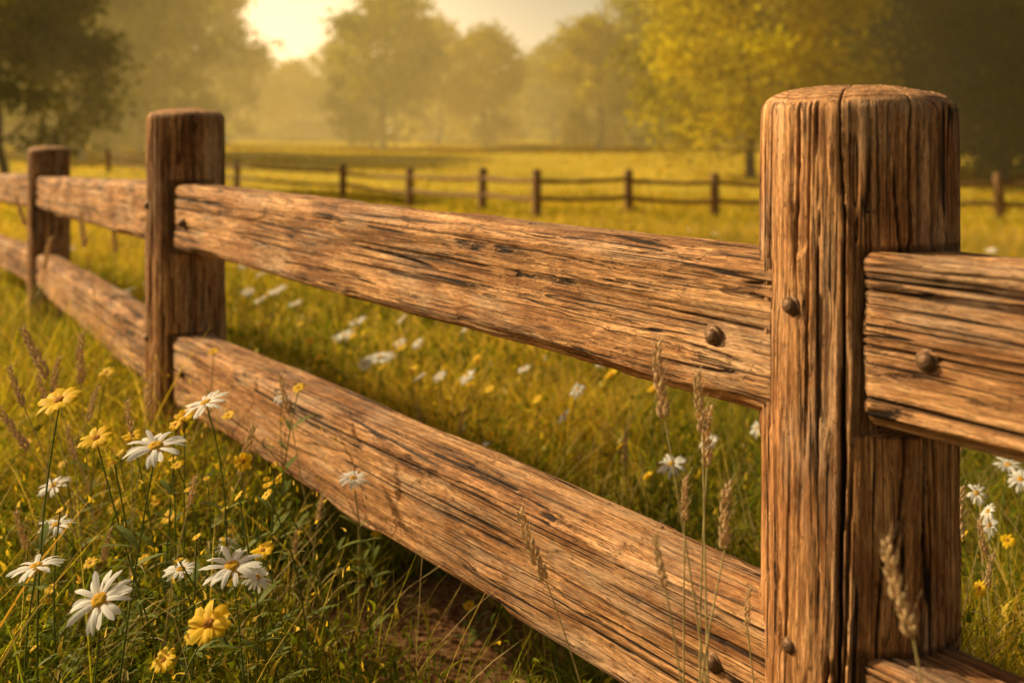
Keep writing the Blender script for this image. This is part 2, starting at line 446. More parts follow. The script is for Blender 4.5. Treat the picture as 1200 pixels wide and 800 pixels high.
for i in range(5):
    if i == 1: me = make_post(31, TOPZ[i], 380, .0045, notchu[i], dirs[i], crk1)
    else: me = make_post(50+i*7, TOPZ[i], 320 if i == 2 else 140, .006 if i == 2 else .012, notchu[i], dirs[i], crk2, DROP[i])
    po = obj('post', me, fence, loc_f(P[i][0], P[i][1], 0))
    d = dirs[i]; n = np.array([d[1], -d[0]])
    if n.dot(-P[i]) < 0 and i > 0: n = -n
    a = math.atan2(n[1], n[0])
    for bz in (.945, .545):
        ang = a - .12
        obj('bolt', BOLT, po, ((R0*1.0-.0005)*math.cos(ang), (R0*1.0-.0005)*math.sin(ang), bz+DROP[i]), (0, 0, ang+math.pi/2))

for i in range(4):
    Fp, Np = P[i+1], P[i]
    u = (Np-Fp)/np.linalg.norm(Np-Fp); n = np.array([u[1], -u[0]])
    W = .12
    nf_far = {0: .099, 1: .074, 2: .08, 3: .08}[i]
    nf_near = {0: .10, 1: .100, 2: .085, 3: .085}[i]
    for k, (zc, hh) in enumerate(RZ):
        if i == 0: hh *= .92; zc += .006
        zn = zc+DROP[i]
        if i == 1 and k == 0: hh *= .96; zn -= .014
        A = Fp+u*notchu[i+1]+n*(nf_far-W/2); B = Np-u*.045+n*(nf_near-W/2)
        dz = zn-(zc+DROP[i+1])
        Lh = np.linalg.norm(B-A); Lr = math.hypot(Lh, dz); ang = math.atan2((B-A)[1], (B-A)[0])
        hi = i in (0, 1)
        me = make_rail(140+i*10+k*5, Lr, W, hh*(1 if hi else .93), 300 if hi else 130, .006 if hi else .012, .014 if i == 0 else .026)
        ro = obj('rail', me, fence, loc_f(A[0], A[1], zc+DROP[i+1]), (0, -math.asin(dz/Lr), ang))
        for bx in (.075, Lr-.10):
            obj('bolt', BOLT, ro, (bx, -W/2-.0005, (-.012 if k == 0 else .01)), (0, 0, 0))

# distant fence
def loc(px, py, d): return np.array([(px-600)/FP*d, d, CZ-(py-165)/FP*d])
fp = [(127, 49), (278, 40), (402, 33), (480, 29.5), (565, 26.5), (629, 24), (737, 26), (838, 25.5), (960, 25.3), (1173, 24.5), (1400, 23.5)]
pts = [((px-600)/FP*d, d) for px, d in fp]
c0 = pts[5]; dz0 = tz(*c0)
df = obj('wooden_fence', None, loc=(c0[0], c0[1], dz0), label='old brown post-and-rail fence crossing the sunlit meadow', category='fence')
def tube(path, radii, n=8, jit=0):
    path = np.asarray(path, float); V = []
    for i, p in enumerate(path):
        t = path[min(i+1, len(path)-1)]-path[max(i-1, 0)]; t = t/np.linalg.norm(t)
        a = np.cross(t, [0.13, .2, 1.] if abs(t[2]) < .9 else [1., .1, 0]); a /= np.linalg.norm(a); b = np.cross(t, a)
        for j in range(n):
            an = 2*math.pi*j/n; V.append(p+radii[i]*(math.cos(an)*a+math.sin(an)*b))
    V = np.array(V)
    if jit: V = V+(rng.random(V.shape)-.5)*jit
    return V, grid_faces(len(path), n)
V, F = tube([(0, 0, z) for z in (-.3, 0, .3, .6, .9, 1.12, 1.17, 1.18)], [.12, .12, .118, .118, .113, .11, .08, .005], 14, .012)
FPOST = mesh_np('post', V, [F], [M_farwood])
for (x, y) in pts:
    obj('post', FPOST, df, (x-c0[0], y-c0[1], tz(x, y)-dz0), (rng.normal()*.02, rng.normal()*.03, rng.random()*6))
for i in range(len(pts)-1):
    a, b = pts[i], pts[i+1]
    for hgt in (.45, .88):
        pa = np.array([a[0], a[1], tz(*a)+hgt+rng.normal()*.03]); pb = np.array([b[0], b[1], tz(*b)+hgt+rng.normal()*.03])
        c = np.array([c0[0], c0[1], dz0])
        mid = [(pa+(pb-pa)*t+np.array([0, 0, -.04*math.sin(math.pi*t)])-c) for t in np.linspace(0, 1, 7)]
        V, F = tube(mid, [.055]*7, 8, .02)
        obj('rail', mesh_np('rail', V, [F], [M_farwood]), df)

# ---------------------------------------------------------------- grass
def blades(pos, h, w, lean, colr, K=4, curl=1.0):
    n = len(pos)
    face = rng.random(n)*2*math.pi; la = rng.random(n)*2*math.pi
    sx, sy = np.cos(face), np.sin(face); lx, ly = np.cos(la), np.sin(la)
    V = []; C = []
    for k in range(K):
        t = k/K
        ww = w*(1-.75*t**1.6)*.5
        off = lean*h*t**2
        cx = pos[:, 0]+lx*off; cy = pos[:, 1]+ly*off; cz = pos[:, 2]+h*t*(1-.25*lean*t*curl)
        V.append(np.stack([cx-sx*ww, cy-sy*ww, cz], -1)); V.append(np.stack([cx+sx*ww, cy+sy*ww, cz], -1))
        base_shade = .55+.45*t  # blade colour darkens toward the base, painting in self-shade
        C += [colr*base_shade, colr*base_shade]
    off = lean*h
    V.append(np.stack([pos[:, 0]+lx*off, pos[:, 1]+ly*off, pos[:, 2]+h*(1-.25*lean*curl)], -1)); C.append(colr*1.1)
    V = np.stack(V, 1).reshape(-1, 3); C = np.stack(C, 1).reshape(-1, 3)
    st = 2*K+1; b = np.arange(n)*st
    F4 = np.concatenate([np.stack([b+2*k, b+2*k+1, b+2*k+3, b+2*k+2], -1) for k in range(K-1)])
    F3 = np.stack([b+2*K-2, b+2*K-1, b+2*K], -1)
    return V, F4, F3, C

def fence_side(x, y):  # >0 on camera side
    return -((x-.428)*(.787)+(y-1.235)*(.615))

def wedge(n, y0, y1, k=.60, m=.7):
    y = np.sqrt(rng.random(n)*(y1**2-y0**2)+y0**2)
    x = (rng.random(n)*2-1)*(k*y+m)
    return x, y
green = np.array([.125, .185, .023]); olive = np.array([.38, .355, .038]); gold = np.array([.82, .60, .088]); straw = np.array([.78, .60, .27]); rust = np.array([.52, .31, .08])
def pick(x, y, goldness):
    n = len(x)
    g = np.clip(goldness+(vn(x*.8, y*.8, 0, 77)-.5)*.8+(vn(x*4, y*4, 0, 78)-.5)*.4+rng.normal(size=n)*.24, 0, 1)[:, None]
    c = np.where(g < .5, green+(olive-green)*g*2, olive+(gold-olive)*(g-.5)*2)
    r = rng.random(n)[:, None]
    c = np.where(r < .08, straw, c); c = np.where(r > .965, rust, c)
    return c*(.55+.75*rng.random((n, 1)))

parts = []
x, y = wedge(84000, .75, 5.2, .60, .7)
side = fence_side(x, y)
dirt = np.sqrt((x-DX)**2+(y-DY)**2)+(vn(x*5, y*5, 0, 8)-.5)*.4
clump = vn(x*4, y*4, 0, 9)
left = sstep(.0, 1, np.clip((-x/y-.05)/.35, 0, 1))
h = np.where(side > 0, .11+.34*left, .16+.16*vn(x*1.5, y*1.5, 0, 4))*(.40+1.05*clump)*(.5+.7*rng.random(len(x)))
h = h*np.where(dirt < .75, .55, 1)
keep = (dirt > .24+rng.random(len(x))*.34) & (y+.2*rng.random(len(x)) > .9)
keep |= rng.random(len(x)) < .03
keep &= ~((side > 0) & (left < .1) & (y < 1.5))
for p in P: keep &= ((x-p[0])**2+(y-p[1])**2 > .12**2)
x, y, h = x[keep], y[keep], h[keep]
z = terrain(x, y)-.01
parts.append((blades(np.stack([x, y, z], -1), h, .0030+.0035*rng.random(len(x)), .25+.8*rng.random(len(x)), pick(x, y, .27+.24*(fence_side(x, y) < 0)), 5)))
x, y = wedge(52000, 5.0, 14, .58, .8); z = terrain(x, y)-.02
h = (.08+.26*vn(x*1.8, y*1.8, 0, 41))*(.5+.8*rng.random(len(x)))
parts.append((blades(np.stack([x, y, z], -1), h, .007+.008*rng.random(len(x)), .2+.8*rng.random(len(x)), pick(x, y, .54), 3)))
x, y = wedge(42000, 14, 36, .56, 1); z = terrain(x, y)-.03
h = (.10+.24*vn(x*.7, y*.7, 0, 41))*(.6+.7*rng.random(len(x)))
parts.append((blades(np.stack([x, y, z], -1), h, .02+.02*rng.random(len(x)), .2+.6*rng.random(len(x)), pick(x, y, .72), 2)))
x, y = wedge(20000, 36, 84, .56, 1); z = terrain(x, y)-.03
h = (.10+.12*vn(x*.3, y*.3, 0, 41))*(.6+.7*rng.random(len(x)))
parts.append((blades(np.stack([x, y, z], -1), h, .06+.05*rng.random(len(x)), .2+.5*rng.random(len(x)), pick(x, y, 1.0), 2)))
def merge(parts, name, mat, **props):
    Vs, F4s, F3s, Cs = [], [], [], []; o = 0
    for V, F4, F3, C in parts:
        Vs.append(V); Cs.append(C)
        if len(F4): F4s.append(F4+o)
        F3s.append(F3+o); o += len(V)
    me = mesh_np(name, np.vstack(Vs), ([np.vstack(F4s)] if F4s else [])+[np.vstack(F3s)], [mat], attrs={'Col': np.vstack(Cs)})
    return obj(name, me, **props)
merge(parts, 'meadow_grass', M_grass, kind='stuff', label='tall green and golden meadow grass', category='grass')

def leaf_cloud(cx, cy, n, hmax, size, sp=.09):
    x = cx+rng.normal(size=n)*sp; y = cy+rng.normal(size=n)*sp
    z = terrain(x, y)+rng.random(n)*hmax
    cc = green*1.0+(olive-green)*rng.random((n, 1))*.8
    cc = np.where(rng.random((n, 1)) < .08, gold, cc)
    return blades(np.stack([x, y, z], -1), size*(.6+.8*rng.random(n)), size*.34*(.7+.6*rng.random(n)), .5+1.2*rng.random(n), cc*(.6+.7*rng.random((n, 1))), 3)
parts = []
for i in range(640):
    yy = rng.uniform(1.1, 4.4); xx = rng.uniform(-.62, .55)*yy
    if i > 380: yy = rng.uniform(1.15, 2.6); xx = -rng.uniform(.12, .60)*yy
    if i > 540: yy = rng.uniform(3, 8); xx = rng.uniform(-.3, .5)*yy
    s = fence_side(xx, yy); l = -xx/yy
    if math.hypot(xx-DX, yy-DY) < .42: continue
    if s > 0 and l < .05: continue
    parts.append(leaf_cloud(xx, yy, 70, rng.uniform(.2, .42) if (s > 0 and l > .2) else rng.uniform(.15, .38), .026 if yy < 4 else .035, .05 if s > 0 else .08))
x, y = wedge(20000, 2.6, 16, .56, .5); k = fence_side(x, y) < -.2; x, y = x[k], y[k]
z = terrain(x, y)+.12+.28*rng.random(len(x))
pal = np.array([gold*1.1, straw, rust, [.92, .68, .03], [.88, .84, .68], olive])
parts.append(blades(np.stack([x, y, z], -1), .012+.018*rng.random(len(x)), .006+.006*rng.random(len(x)), rng.random(len(x)), pal[rng.choice(6, size=len(x), p=[.28, .20, .08, .18, .12, .14])], 2))
x, y = wedge(3800, 1.2, 3.4, .60, .2); k = (fence_side(x, y) > .05) & (-x/y > .12); x, y = x[k], y[k]
z = terrain(x, y)+.2+.33*rng.random(len(x))
parts.append(blades(np.stack([x, y, z], -1), .006+.010*rng.random(len(x)), .003+.004*rng.random(len(x)), rng.random(len(x)), pal[rng.choice(6, size=len(x), p=[.25, .2, .15, .2, .0, .2])], 2))
merge(parts, 'leafy_weeds', M_grass, kind='stuff', label='low leafy weeds, buds and seed specks among grass', category='plants')

# ---------------------------------------------------------------- flowers
def petals_mesh(name, mat, n, R, wid, layers, droop, seed, notch=0):
    r_ = np.random.default_rng(seed); V = []; F = []; K = 7; Mv = 5
    for l in range(layers):
        for i in range(n):
            a = 2*math.pi*(i+.5*l)/n+r_.normal()*.08; ln = R*(.86+.18*r_.random())*(1-.06*l)
            dr = droop*(.1+1.8*r_.random()); tw = r_.normal()*.3; b0 = len(V); ww = wid*(.8+.35*r_.random())
            up = .08*R*(1-l)+.02*R
            bend = r_.normal()*.10
            for k in range(K):
                t = k/(K-1); r = R*.14+(ln-R*.14)*t
                pw = ww*(math.sin(math.pi*min(.99, .16+.60*t**.9))**.8)*(1 if t < .8 else math.sqrt(max(.03, 1-((t-.8)/.2)**2*.93)))
                for m in range(Mv):
                    v = (m/(Mv-1)-.5)*2
                    rad = r - (notch*R*(math.cos(v*math.pi*2)*.5+.5)*.5 if k == K-1 else 0)
                    tr = v*pw*.5+bend*R*t*t; zz = up+.12*R*math.sin(t*2.0)-dr*R*t*t-abs(v)*pw*.12+v*pw*.5*tw*t + .03*pw*math.cos(v*6)
                    V.append((rad*math.cos(a)-tr*math.sin(a), rad*math.sin(a)+tr*math.cos(a), zz))
            for k in range(K-1):
                for m in range(Mv-1):
                    q = b0+k*Mv+m; F.append((q, q+1, q+Mv+1, q+Mv))
    return mesh_np(name, V, [np.array(F)], [mat])
def disc_mesh(name, mat, r, hgt):
    n = 20; V = []
    prof = [(1.0, -.4), (1.02, 0), (.93, .45), (.75, .78), (.5, .95), (.25, .92), (.02, .85)]
    for pr_, ph in prof:
        for j in range(n):
            a = 2*math.pi*j/n; jx = 1+rng.normal()*.04
            V.append((r*pr_*math.cos(a)*jx, r*pr_*math.sin(a)*jx, hgt*ph+rng.normal()*.0004))
    return mesh_np(name, V, [grid_faces(len(prof), n)], [mat])
DP = [petals_mesh('petals', M_petal, n_, .045, .0088, 2, .16, s) for n_, s in ((9, 1), (10, 2), (9, 3))]
YP = [petals_mesh('petals', M_ypetal, n_, .036, .0155, l_, .10, s, .18) for n_, l_, s in ((9, 1, 4), (6, 2, 5))]
DC = disc_mesh('flower_center', M_disc, .0118, .0085); YC = disc_mesh('flower_center', M_odisc, .0090, .0065)

def stem_geo(base, top, bend, r0=.0018, r1=.0012, leaves=4):
    base = np.array(base, float); top = np.array(top, float)
    mid = (base+top)/2+np.array([bend[0], bend[1], .08*np.linalg.norm(top-base)])
    ts = np.linspace(0, 1, 14)
    path = [(1-t)**2*base+2*t*(1-t)*mid+t*t*top for t in ts]
    V, F = tube(path, list(np.linspace(r0, r1, 14)), 6)
    Vs, Fs = [V], [F]; o = len(V)
    for i in range(leaves):
        t = rng.uniform(.15, .85); p = path[int(t*13)]; a = rng.random()*6.28; ln = rng.uniform(.02, .06); w = ln*.11
        dv = np.array([math.cos(a), math.sin(a), .7]); sd = np.array([-math.sin(a), math.cos(a), 0])
        lv = []
        for k in range(5):
            s = k/4; c = p+dv*ln*s-np.array([0, 0, .35*ln*s*s]); ww = w*math.sin(math.pi*(.1+.85*s))
            lv += [c-sd*ww, c+sd*ww]
        Vs.append(np.array(lv)); Fs.append(np.array([(o+2*k, o+2*k+1, o+2*k+3, o+2*k+2) for k in range(4)])); o += 10
    return np.vstack(Vs), np.vstack(Fs)

def flower(kind, px, py, wpx, tilt_az, tilt, d=None):
    dia = .09 if kind == 'daisy' else .072
    s = 1.0
    if d is None: d = FP*dia/wpx*1.08
    else: s = wpx*d/FP/dia
    p = loc(px, py, d)
    bx = p[0]+rng.normal()*.08; by = p[1]+abs(rng.normal())*.07
    g = tz(bx, by)
    nm = 'daisy' if kind == 'daisy' else 'yellow_wildflower'
    lab = ('white daisy with yellow centre on a thin green stem' if kind == 'daisy' else 'bright yellow wildflower on a thin green stem in grass')
    root = obj(nm, None, loc=(bx, by, g), label=lab, category='flower', group='daisies in the meadow' if kind == 'daisy' else 'yellow wildflowers in the meadow')
    top = p-np.array([bx, by, g])
    V, F = stem_geo((0, 0, 0), top-np.array([0, 0, .002]), (rng.normal()*.06, rng.normal()*.06), leaves=12)
    obj('stem', mesh_np('stem', V, [F], [M_stem]), root)
    rot = (Matrix.Rotation(math.radians(tilt_az-34), 3, 'Z') @ Matrix.Rotation(math.radians(tilt), 3, 'Y') @ Matrix.Rotation(rng.random()*6, 3, 'Z')).to_euler()
    for nme, meh in (('petals', DP[rng.integers(3)] if kind == 'daisy' else YP[rng.integers(2)]), ('flower_center', DC if kind == 'daisy' else YC)):
        o = obj(nme, meh, root, tuple(top), rot); o.scale = (s, s, s)
for a in [('daisy', 118, 705, 84, -75, 40, 1.30), ('daisy', 183, 526, 78, -60, 16, 1.35), ('daisy', 242, 474, 56, -110, 24, 1.7), ('daisy', 64, 570, 42, -90, 22, 1.9),
          ('daisy', 66, 617, 46, -60, 8, 1.7), ('daisy', 43, 666, 66, -140, 10, 1.35), ('daisy', 272, 666, 76, -50, 14, 1.45), ('daisy', 212, 669, 46, -80, 8, 1.6), ('daisy', 414, 562, 40, -30, 12, 1.95), ('daisy', 300, 678, 40, 0, 30, 1.5),
          ('daisy', 265, 640, 30, -60, 22, 1.9), ('daisy', 20, 742, 30, -60, 22, 1.9), ('daisy', 330, 468, 22, -60, 20, 2.3),
          ('y', 70, 471, 60, -90, 26, 1.45), ('y', 113, 515, 46, -80, 26, 1.55), ('y', 245, 732, 64, -80, 34, 1.35), ('y', 125, 438, 24, -80, 30, 2.2), ('y', 217, 487, 26, -70, 25, 1.8), ('y', 308, 646, 32, -90, 20, 1.6),
          ('y', 285, 541, 25, -60, 60, 1.8), ('y', 192, 774, 36, -90, 35, 1.35), ('y', 206, 498, 20, -90, 40, 1.8), ('y', 198, 606, 22, -90, 40, 2.0), ('y', 140, 590, 20, -90, 35, 2.2), ('y', 155, 512, 26, -60, 20, 1.8), ('y', 268, 487, 18, -90, 30, 2.0),
          ('y', 106, 660, 20, -80, 30, 1.6), ('y', 250, 412, 14, -80, 30, 2.5), ('y', 170, 655, 18, -80, 30, 1.7), ('y', 444, 622, 22, -80, 30, 2.1), ('y', 550, 710, 16, -80, 30, 2.2), ('y', 60, 690, 18, -90, 30, 1.7), ('y', 30, 520, 18, -90, 30, 2.3), ('y', 350, 455, 18, -80, 30, 2.1)]:
    flower(*a)
for i in range(42):
    px = rng.uniform(0, 330); py = rng.uniform(530, 780)
    flower('y', px, py, rng.uniform(9, 18), -90+rng.normal()*30, rng.uniform(10, 50), rng.uniform(1.5, 2.3))

def small_flower_mesh(name, pm, dm, pmat, dmat, H):
    sv, sf = stem_geo((0, 0, 0), (.02, .0, H), (.02, .01), .003, .002, 3)
    Vs, Fs, mi = [sv], [sf], [np.zeros(len(sf))]; o = len(sv)
    for me_, k in ((pm, 1), (dm, 2)):
        v = np.empty(len(me_.vertices)*3, np.float32); me_.vertices.foreach_get('co', v); v = v.reshape(-1, 3)
        R = np.array((Matrix.Rotation(math.radians(-155), 3, 'Z') @ Matrix.Rotation(math.radians(22), 3, 'Y')))
        v = v @ R.T + np.array([.02, 0, H])
        f = np.array([p.vertices[:] for p in me_.polygons]); Vs.append(v); Fs.append(f+o); mi.append(np.full(len(f), k)); o += len(v)
    return mesh_np(name, np.vstack(Vs), [np.vstack(Fs)], [M_stem, pmat, dmat], mat_idx=np.concatenate(mi))
HD = (.38, .42, .46); HY = (.38, .44)
SD = [small_flower_mesh('daisy', DP[i], DC, M_petal, M_disc, h) for i, h in enumerate(HD)]
SY = [small_flower_mesh('yellow_wildflower', YP[i], YC, M_ypetal, M_odisc, h) for i, h in enumerate(HY)]
def put(kind, x, y, s=1.0, hh=None):
    i = rng.integers(3) if kind == 'daisy' else rng.integers(2)
    me_ = SD[i] if kind == 'daisy' else SY[i]
    nm = 'daisy' if kind == 'daisy' else 'yellow_wildflower'
    o = obj(nm, me_, None, (x, y, tz(x, y)), (rng.normal()*.08, rng.normal()*.08, rng.normal()*.5),
            label='white daisy growing in the golden meadow grass' if kind == 'daisy' else 'small yellow wildflower in the golden meadow grass', category='flower',
            group='daisies in the meadow' if kind == 'daisy' else 'yellow wildflowers in the meadow')
    z = (hh/(HD if kind == 'daisy' else HY)[i]) if hh else max(s*.9, .85)
    o.scale = (s, s, z)
def putpx(kind, px, py, wpx):
    d = 3.0; H_ = rng.uniform(.32, .44)
    for k in range(12):
        x = (px-600)/FP*d; d = FP*(CZ-H_-tz(x, d))/(py-165)
    x = (px-600)/FP*d
    put(kind, x, d, wpx*d/FP/.092, H_)
for (px, py, w) in [(432, 419, 42), (388, 388, 30), (580, 438, 26), (606, 432, 20), (766, 551, 38), (818, 512, 24), (1158, 548, 36), (1187, 556, 32), (1145, 580, 24), (420, 372, 24), (285, 343, 20), (328, 336, 26), (300, 352, 18), (345, 356, 22), (401, 460, 22), (562, 530, 26), (150, 340, 18), (170, 330, 16), (500, 400, 16), (540, 385, 14), (1135, 610, 20), (465, 398, 18), (410, 428, 20), (375, 330, 14), (640, 455, 18), (875, 500, 20), (300, 320, 14), (350, 318, 12), (1178, 600, 20), (520, 440, 18), (660, 490, 18), (485, 372, 14)]:
    putpx('daisy', px, py, w)
for (px, py, w) in [(480, 438, 28), (1190, 640, 24), (465, 410, 18), (360, 400, 16), (625, 470, 18), (1140, 640, 18), (330, 400, 16), (700, 520, 18), (520, 470, 16), (585, 500, 16), (690, 600, 18), (1175, 690, 22), (410, 395, 16), (445, 430, 18), (560, 420, 16), (380, 420, 16), (300, 380, 16), (345, 380, 14), (540, 450, 16), (610, 520, 18), (740, 560, 18), (500, 430, 14)]:
    putpx('y', px, py, w)
cnt = 0
while cnt < 190:
    y = math.sqrt(rng.uniform(3.0**2, 12**2)); x = rng.uniform(-.46, .50)*y
    if fence_side(x, y) > -.6: continue
    if vn(x*.7, y*.7, 0, 91) < .30: continue
    put('daisy' if rng.random() < .45 else 'y', x, y, rng.uniform(.4, .95)); cnt += 1

# ---------------------------------------------------------------- seed-head grasses
def head_geo(p0, dirv, Lh, seed, fat=1.0):
    r_ = np.random.default_rng(seed); V = []; F4 = []
    dirv = np.array(dirv, float); dirv /= np.linalg.norm(dirv)
    a = np.cross(dirv, [0.3, 1, .1]); a /= np.linalg.norm(a); b = np.cross(dirv, a)
    n = 34
    for i in range(n):
        t = i/n; an = i*2.4+r_.normal()*.2; c = p0+dirv*Lh*t+a*Lh*.05*math.sin(t*2.5)
        rad = math.cos(an)*a+math.sin(an)*b
        ax = dirv*.85+rad*(.50-.2*t); ax /= np.linalg.norm(ax)
        ln = Lh*.15*(.9+.3*r_.random())*(1-.35*t); w = ln*.24*fat
        s1 = np.cross(ax, rad); s1 /= np.linalg.norm(s1); s2 = np.cross(ax, s1)
        c = c+rad*Lh*.024*fat
        o = len(V)
        for s, ww in ((0, .25), (.3, 1), (.65, .8), (1.0, .08)):
            for q in range(5):
                an2 = q*2*math.pi/5; V.append(c+ax*ln*s+(math.cos(an2)*s1+math.sin(an2)*s2)*w*ww)
        for k in range(3):
            for q in range(5): F4.append((o+k*5+q, o+k*5+(q+1) % 5, o+(k+1)*5+(q+1) % 5, o+(k+1)*5+q))
        o = len(V); tip = c+ax*ln; al = Lh*.18*(.6+.8*r_.random()); w2 = .00028
        e = tip+(ax*.9+rad*.2)*al
        V += [tip-s1*w2, tip+s1*w2, e+s1*w2*.4, e-s1*w2*.4]; F4.append((o, o+1, o+2, o+3))
    return np.array(V), np.array(F4)
def stalk(px, py, d, Lpx, lean, seed):
    tip = loc(px, py, d); Lh = Lpx*d/FP
    hd = np.array([lean, rng.normal()*.08, 1.0]); hd /= np.linalg.norm(hd)
    p0 = tip-hd*Lh
    bx, by = p0[0]-lean*.35+rng.normal()*.035, p0[1]+rng.normal()*.03
    g = tz(bx, by)
    root = obj('wild_grass_stalk', None, loc=(bx, by, g), label='dry golden grass stalk with a bristly seed head', category='grass stalk', group='seed-head grass stalks')
    top = p0-np.array([bx, by, g])
    mid = top*.55+np.array([-lean*.10+rng.normal()*.02, rng.normal()*.02, .02])
    ts = np.linspace(0, 1, 16); path = [(1-t)**2*np.zeros(3)+2*t*(1-t)*mid+t*t*top for t in ts]
    V, F = tube(path, list(np.linspace(.0016, .0009, 16)), 6)
    Vs, Fs, o = [V], [F], len(V)
    for i in range(4):
        a = rng.random()*6.28; ln = rng.uniform(.10, .22); p = path[rng.integers(2, 10)]
        dv = np.array([math.cos(a)*.6, math.sin(a)*.6, .8]); sd = np.array([-math.sin(a), math.cos(a), 0]); lv = []
        for k in range(7):
            s = k/6; c = p+dv*ln*s-np.array([0, 0, .6*ln*s*s]); ww = .0025*(1-s)+.0002
            lv += [c-sd*ww, c+sd*ww]
        Vs.append(np.array(lv)); Fs.append(np.array([(o+2*k, o+2*k+1, o+2*k+3, o+2*k+2) for k in range(6)])); o += 14
    obj('stem', mesh_np('stem', np.vstack(Vs), [np.vstack(Fs)], [M_straw]), root)
    V, F = head_geo(top, hd, Lh, seed)
    obj('seed_head', mesh_np('seed_head', V, [F], [M_wheat]), root)
ST = [(773, 405, 1.12, 84, -.06), (820, 437, 1.12, 70, -.05), (834, 478, 1.14, 72, .05), (612, 600, 1.25, 84, -.35), (856, 568, 1.08, 80, .06), (770, 626, 1.05, 60, -.15), (1042, 634, .92, 110, -.22),
      (806, 560, 1.15, 50, .08), (28, 384, 2.1, 66, -.5), (97, 392, 2.2, 60, .05), (96, 248, 3.6, 42, -.15), (134, 258, 3.8, 40, .02), (0, 478, 1.9, 60, -.6), (300, 500, 2.0, 60, .3), (640, 585, 2.2, 30, .1),
      (1130, 572, 1.75, 60, .1), (1150, 610, 1.9, 50, -.2), (900, 600, 2.4, 40, .1), (690, 640, 2.3, 40, -.2), (180, 440, 1.9, 40, .2), (60, 280, 3.5, 36, .2), (20, 230, 4.0, 36, -.2), (330, 440, 2.0, 44, -.2),
      (545, 480, 3.2, 30, .2), (490, 470, 3.0, 30, -.1), (150, 470, 1.7, 40, -.1), (350, 620, 2.2, 36, .2), (230, 560, 1.6, 40, .3), (735, 505, 2.2, 36, .05), (45, 440, 2.0, 44, -.3), (380, 580, 1.9, 34, .25), (80, 500, 1.8, 40, -.2),
      (880, 690, 1.2, 44, .1), (1165, 650, 1.8, 40, .2), (20, 600, 1.7, 46, -.3), (130, 620, 1.8, 40, .2), (1125, 500, 2.6, 36, -.1), (1180, 510, 2.8, 34, .1), (12, 430, 1.8, 50, -.3), (70, 420, 2.0, 44, .2), (115, 455, 2.0, 40, .3)]
for i, a in enumerate(ST): stalk(*a, seed=500+i)
parts = []
n = 5200
x, y = wedge(n, 1.1, 4.8, .58, .3)
s = fence_side(x, y); lf = -x/y
k = ((s > .05) & (lf > .08)) | ((s < -.3) & (rng.random(n) < .5))
x, y = x[k], y[k]
cm = np.where((rng.random(len(x)) < .45)[:, None], straw*(.5+.6*rng.random((len(x), 1))), pick(x, y, .35))
parts.append(blades(np.stack([x, y, terrain(x, y)], -1), .28+.32*rng.random(len(x)), .0020+.001*rng.random(len(x)), .1+.8*rng.random(len(x)), cm, 6))
x, y = wedge(8000, 3.5, 18, .56, .3); k = fence_side(x, y) < -.5; x, y = x[k], y[k]
parts.append(blades(np.stack([x, y, terrain(x, y)], -1), .24+.26*rng.random(len(x)), .004+.004*rng.random(len(x)), .1+.6*rng.random(len(x)), straw*np.array([1.0, .92, .65])*(.55+.6*rng.random((len(x), 1))), 4))
for (cx, cy, nn, hh) in ((.20, 1.08, 70, .50), (.25, 1.02, 50, .45), (.05, 1.32, 100, .42), (-.1, 1.45, 130, .38), (-.25, 1.65, 170, .36), (-.4, 1.8, 200, .36), (-.55, 2.0, 200, .36), (-.02, 1.62, 120, .28), (.15, 1.95, 180, .30), (.30, 1.8, 180, .34), (.15, 2.7, 160, .26), (.60, 1.50, 160, .50), (.70, 1.65, 200, .45), (.5, 1.35, 80, .4), (.85, 1.8, 240, .42), (-1.05, 2.8, 220, .42), (-.75, 2.7, 220, .36), (-.9, 2.9, 180, .42), (-1.2, 2.75, 180, .40)):
    x = cx+rng.normal(size=nn)*.08; y = cy+rng.normal(size=nn)*.08
    parts.append(blades(np.stack([x, y, terrain(x, y)], -1), hh*(.4+.7*rng.random(nn)), .003+.002*rng.random(nn), .1+.7*rng.random(nn), pick(x, y, .35), 6))
merge(parts, 'tall_grass', M_grass, kind='stuff', label='tall thin grass blades and dry stems', category='grass')

